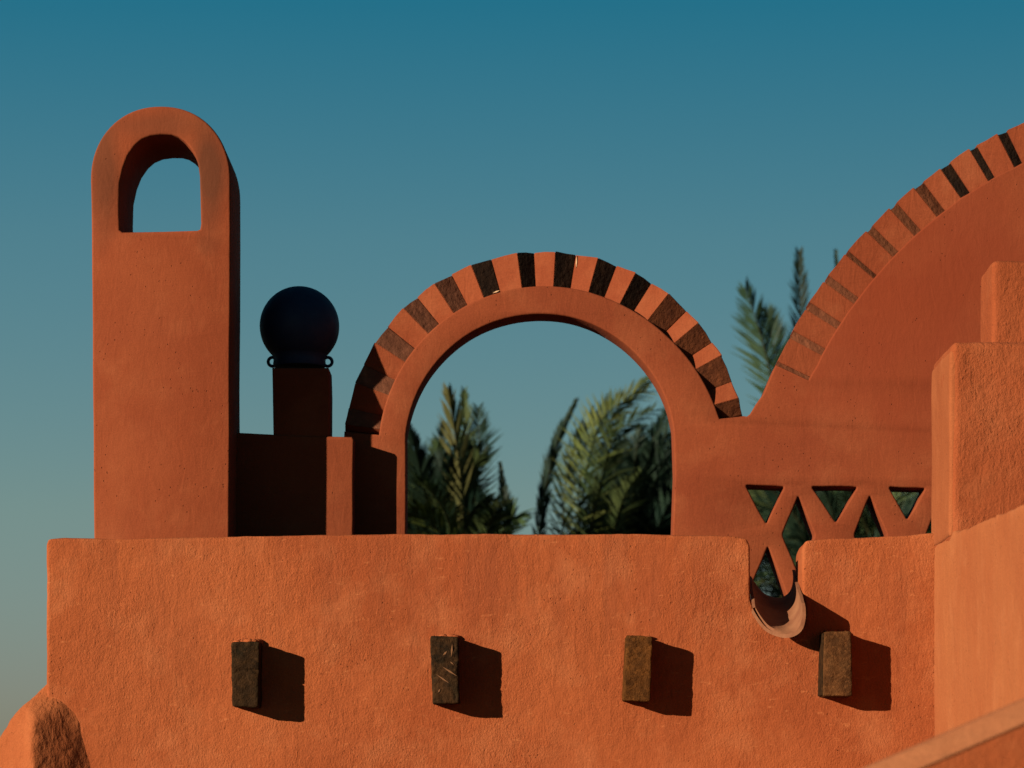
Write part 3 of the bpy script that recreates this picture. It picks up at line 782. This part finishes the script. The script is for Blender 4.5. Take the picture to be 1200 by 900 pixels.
Y1, Y2, Y3 = 26.0, 27.5, 29.0
def env(tab, x):
    for (x0, y0), (x1, y1) in zip(tab, tab[1:]):
        if x0 <= x <= x1: return y0 + (y1 - y0) * (x - x0) / (x1 - x0)
    return tab[0][1] if x < tab[0][0] else tab[-1][1]
def fan(base, tab, n, seed, mats=('leaf', 'leaf', 'leaf', 'leaf_m'), deep=0.55, ll=0.36):
    """the many leaves of a crown, their tips filling the height below an outline"""
    rr = random.Random(seed); out = []
    for k in range(n):
        x = tab[0][0] + (tab[-1][0] - tab[0][0]) * (k + rr.random()) / n
        yt = env(tab, x) + 6 + rr.random() ** 1.3 * deep * (base[1] - env(tab, x))
        dx = x - base[0]; Yt = base[2] + rr.uniform(-1.2, 2.0)
        p = [(base[0], base[1], base[2])]
        for q, f in ((0.35, 0.12), (0.65, 0.38), (0.86, 0.70), (1.0, 1.0)):
            p.append((base[0] + dx * f + rr.uniform(-4, 4), base[1] + (yt - base[1]) * q, base[2] + (Yt - base[2]) * q))
        out.append((p, rr.choice(mats), dict(wide=0.009, nl=40, leaf_len=ll * rr.uniform(0.8, 1.15), spread=rr.uniform(42, 58), droop=rr.uniform(0.1, 0.5))))
    return out
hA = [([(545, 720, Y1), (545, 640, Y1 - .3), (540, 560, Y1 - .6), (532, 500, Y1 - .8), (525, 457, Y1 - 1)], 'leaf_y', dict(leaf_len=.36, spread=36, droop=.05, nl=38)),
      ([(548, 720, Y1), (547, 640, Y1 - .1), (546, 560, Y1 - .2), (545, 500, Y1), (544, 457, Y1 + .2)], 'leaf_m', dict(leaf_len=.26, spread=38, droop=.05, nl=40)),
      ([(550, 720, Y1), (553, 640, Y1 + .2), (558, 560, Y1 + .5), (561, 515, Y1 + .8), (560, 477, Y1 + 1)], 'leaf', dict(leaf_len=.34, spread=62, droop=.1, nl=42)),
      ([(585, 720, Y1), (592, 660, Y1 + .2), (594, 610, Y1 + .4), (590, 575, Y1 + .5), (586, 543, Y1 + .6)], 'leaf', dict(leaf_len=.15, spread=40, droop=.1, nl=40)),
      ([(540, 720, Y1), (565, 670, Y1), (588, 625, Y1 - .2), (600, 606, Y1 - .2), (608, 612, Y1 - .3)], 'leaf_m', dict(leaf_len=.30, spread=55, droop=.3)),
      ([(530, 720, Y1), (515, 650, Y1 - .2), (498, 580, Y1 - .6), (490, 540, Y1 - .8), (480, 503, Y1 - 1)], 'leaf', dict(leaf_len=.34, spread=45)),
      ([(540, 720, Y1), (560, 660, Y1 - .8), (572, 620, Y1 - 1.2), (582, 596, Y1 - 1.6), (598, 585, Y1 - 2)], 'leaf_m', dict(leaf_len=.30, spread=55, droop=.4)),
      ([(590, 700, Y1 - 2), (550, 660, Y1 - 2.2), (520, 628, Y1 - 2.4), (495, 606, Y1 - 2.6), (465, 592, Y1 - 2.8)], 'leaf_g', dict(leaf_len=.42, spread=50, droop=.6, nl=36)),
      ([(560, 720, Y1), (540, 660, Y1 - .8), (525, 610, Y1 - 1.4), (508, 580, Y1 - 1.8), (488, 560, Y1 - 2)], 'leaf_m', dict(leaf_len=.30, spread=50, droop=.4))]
hA += fan((515, 725, Y1 + .5), [(455, 500), (480, 512), (500, 540), (525, 490), (562, 500), (575, 560), (590, 590), (602, 660)], 64, 21)
palm('palm tree seen through the left side of the small arch', (515, 720, Y1), hA, 34, -30, 42, 3, 0.80, 0.15)
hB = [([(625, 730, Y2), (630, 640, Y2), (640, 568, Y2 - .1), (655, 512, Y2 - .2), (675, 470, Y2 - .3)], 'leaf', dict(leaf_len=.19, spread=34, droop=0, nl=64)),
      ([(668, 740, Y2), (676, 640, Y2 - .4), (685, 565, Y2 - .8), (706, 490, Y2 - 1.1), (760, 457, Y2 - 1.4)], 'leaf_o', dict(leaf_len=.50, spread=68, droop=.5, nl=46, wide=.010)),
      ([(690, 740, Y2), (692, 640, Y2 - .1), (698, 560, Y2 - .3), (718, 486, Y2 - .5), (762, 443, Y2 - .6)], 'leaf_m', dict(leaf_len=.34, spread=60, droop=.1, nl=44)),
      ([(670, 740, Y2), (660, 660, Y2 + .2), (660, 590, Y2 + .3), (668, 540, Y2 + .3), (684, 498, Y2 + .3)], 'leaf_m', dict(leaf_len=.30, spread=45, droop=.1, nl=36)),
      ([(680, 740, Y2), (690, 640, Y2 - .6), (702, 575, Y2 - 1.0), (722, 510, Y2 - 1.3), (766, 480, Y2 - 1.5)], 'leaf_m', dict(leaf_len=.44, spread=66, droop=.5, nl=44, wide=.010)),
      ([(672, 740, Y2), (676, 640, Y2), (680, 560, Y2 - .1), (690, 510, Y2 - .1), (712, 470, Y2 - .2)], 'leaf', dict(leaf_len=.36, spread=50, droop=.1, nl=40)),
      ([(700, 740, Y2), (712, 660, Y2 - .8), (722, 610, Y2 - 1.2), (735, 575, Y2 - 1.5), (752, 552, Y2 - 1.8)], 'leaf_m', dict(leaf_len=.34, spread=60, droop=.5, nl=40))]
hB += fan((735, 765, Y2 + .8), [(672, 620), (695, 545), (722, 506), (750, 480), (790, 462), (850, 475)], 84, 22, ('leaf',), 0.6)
palm('palm tree with a pale arching frond, seen in the right half of the small arch', (700, 735, Y2), hB, 16, -25, 30, 5, 0.50, 0.2)
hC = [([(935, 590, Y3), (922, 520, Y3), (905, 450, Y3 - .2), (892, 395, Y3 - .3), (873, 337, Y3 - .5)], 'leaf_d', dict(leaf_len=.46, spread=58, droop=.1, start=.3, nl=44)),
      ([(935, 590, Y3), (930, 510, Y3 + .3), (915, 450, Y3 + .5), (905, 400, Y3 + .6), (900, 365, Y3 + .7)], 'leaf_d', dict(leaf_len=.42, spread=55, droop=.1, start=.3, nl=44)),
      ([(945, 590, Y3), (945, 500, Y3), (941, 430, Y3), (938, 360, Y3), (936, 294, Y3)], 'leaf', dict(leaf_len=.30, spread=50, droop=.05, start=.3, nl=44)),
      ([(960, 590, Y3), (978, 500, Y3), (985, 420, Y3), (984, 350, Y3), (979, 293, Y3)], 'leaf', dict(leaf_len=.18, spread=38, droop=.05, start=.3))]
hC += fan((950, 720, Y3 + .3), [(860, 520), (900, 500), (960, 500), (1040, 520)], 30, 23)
palm('palm tree standing in the gap between the small arch and the large round wall', (940, 600, Y3), hC, 30, -60, 20, 8, 0.62, 0.1)
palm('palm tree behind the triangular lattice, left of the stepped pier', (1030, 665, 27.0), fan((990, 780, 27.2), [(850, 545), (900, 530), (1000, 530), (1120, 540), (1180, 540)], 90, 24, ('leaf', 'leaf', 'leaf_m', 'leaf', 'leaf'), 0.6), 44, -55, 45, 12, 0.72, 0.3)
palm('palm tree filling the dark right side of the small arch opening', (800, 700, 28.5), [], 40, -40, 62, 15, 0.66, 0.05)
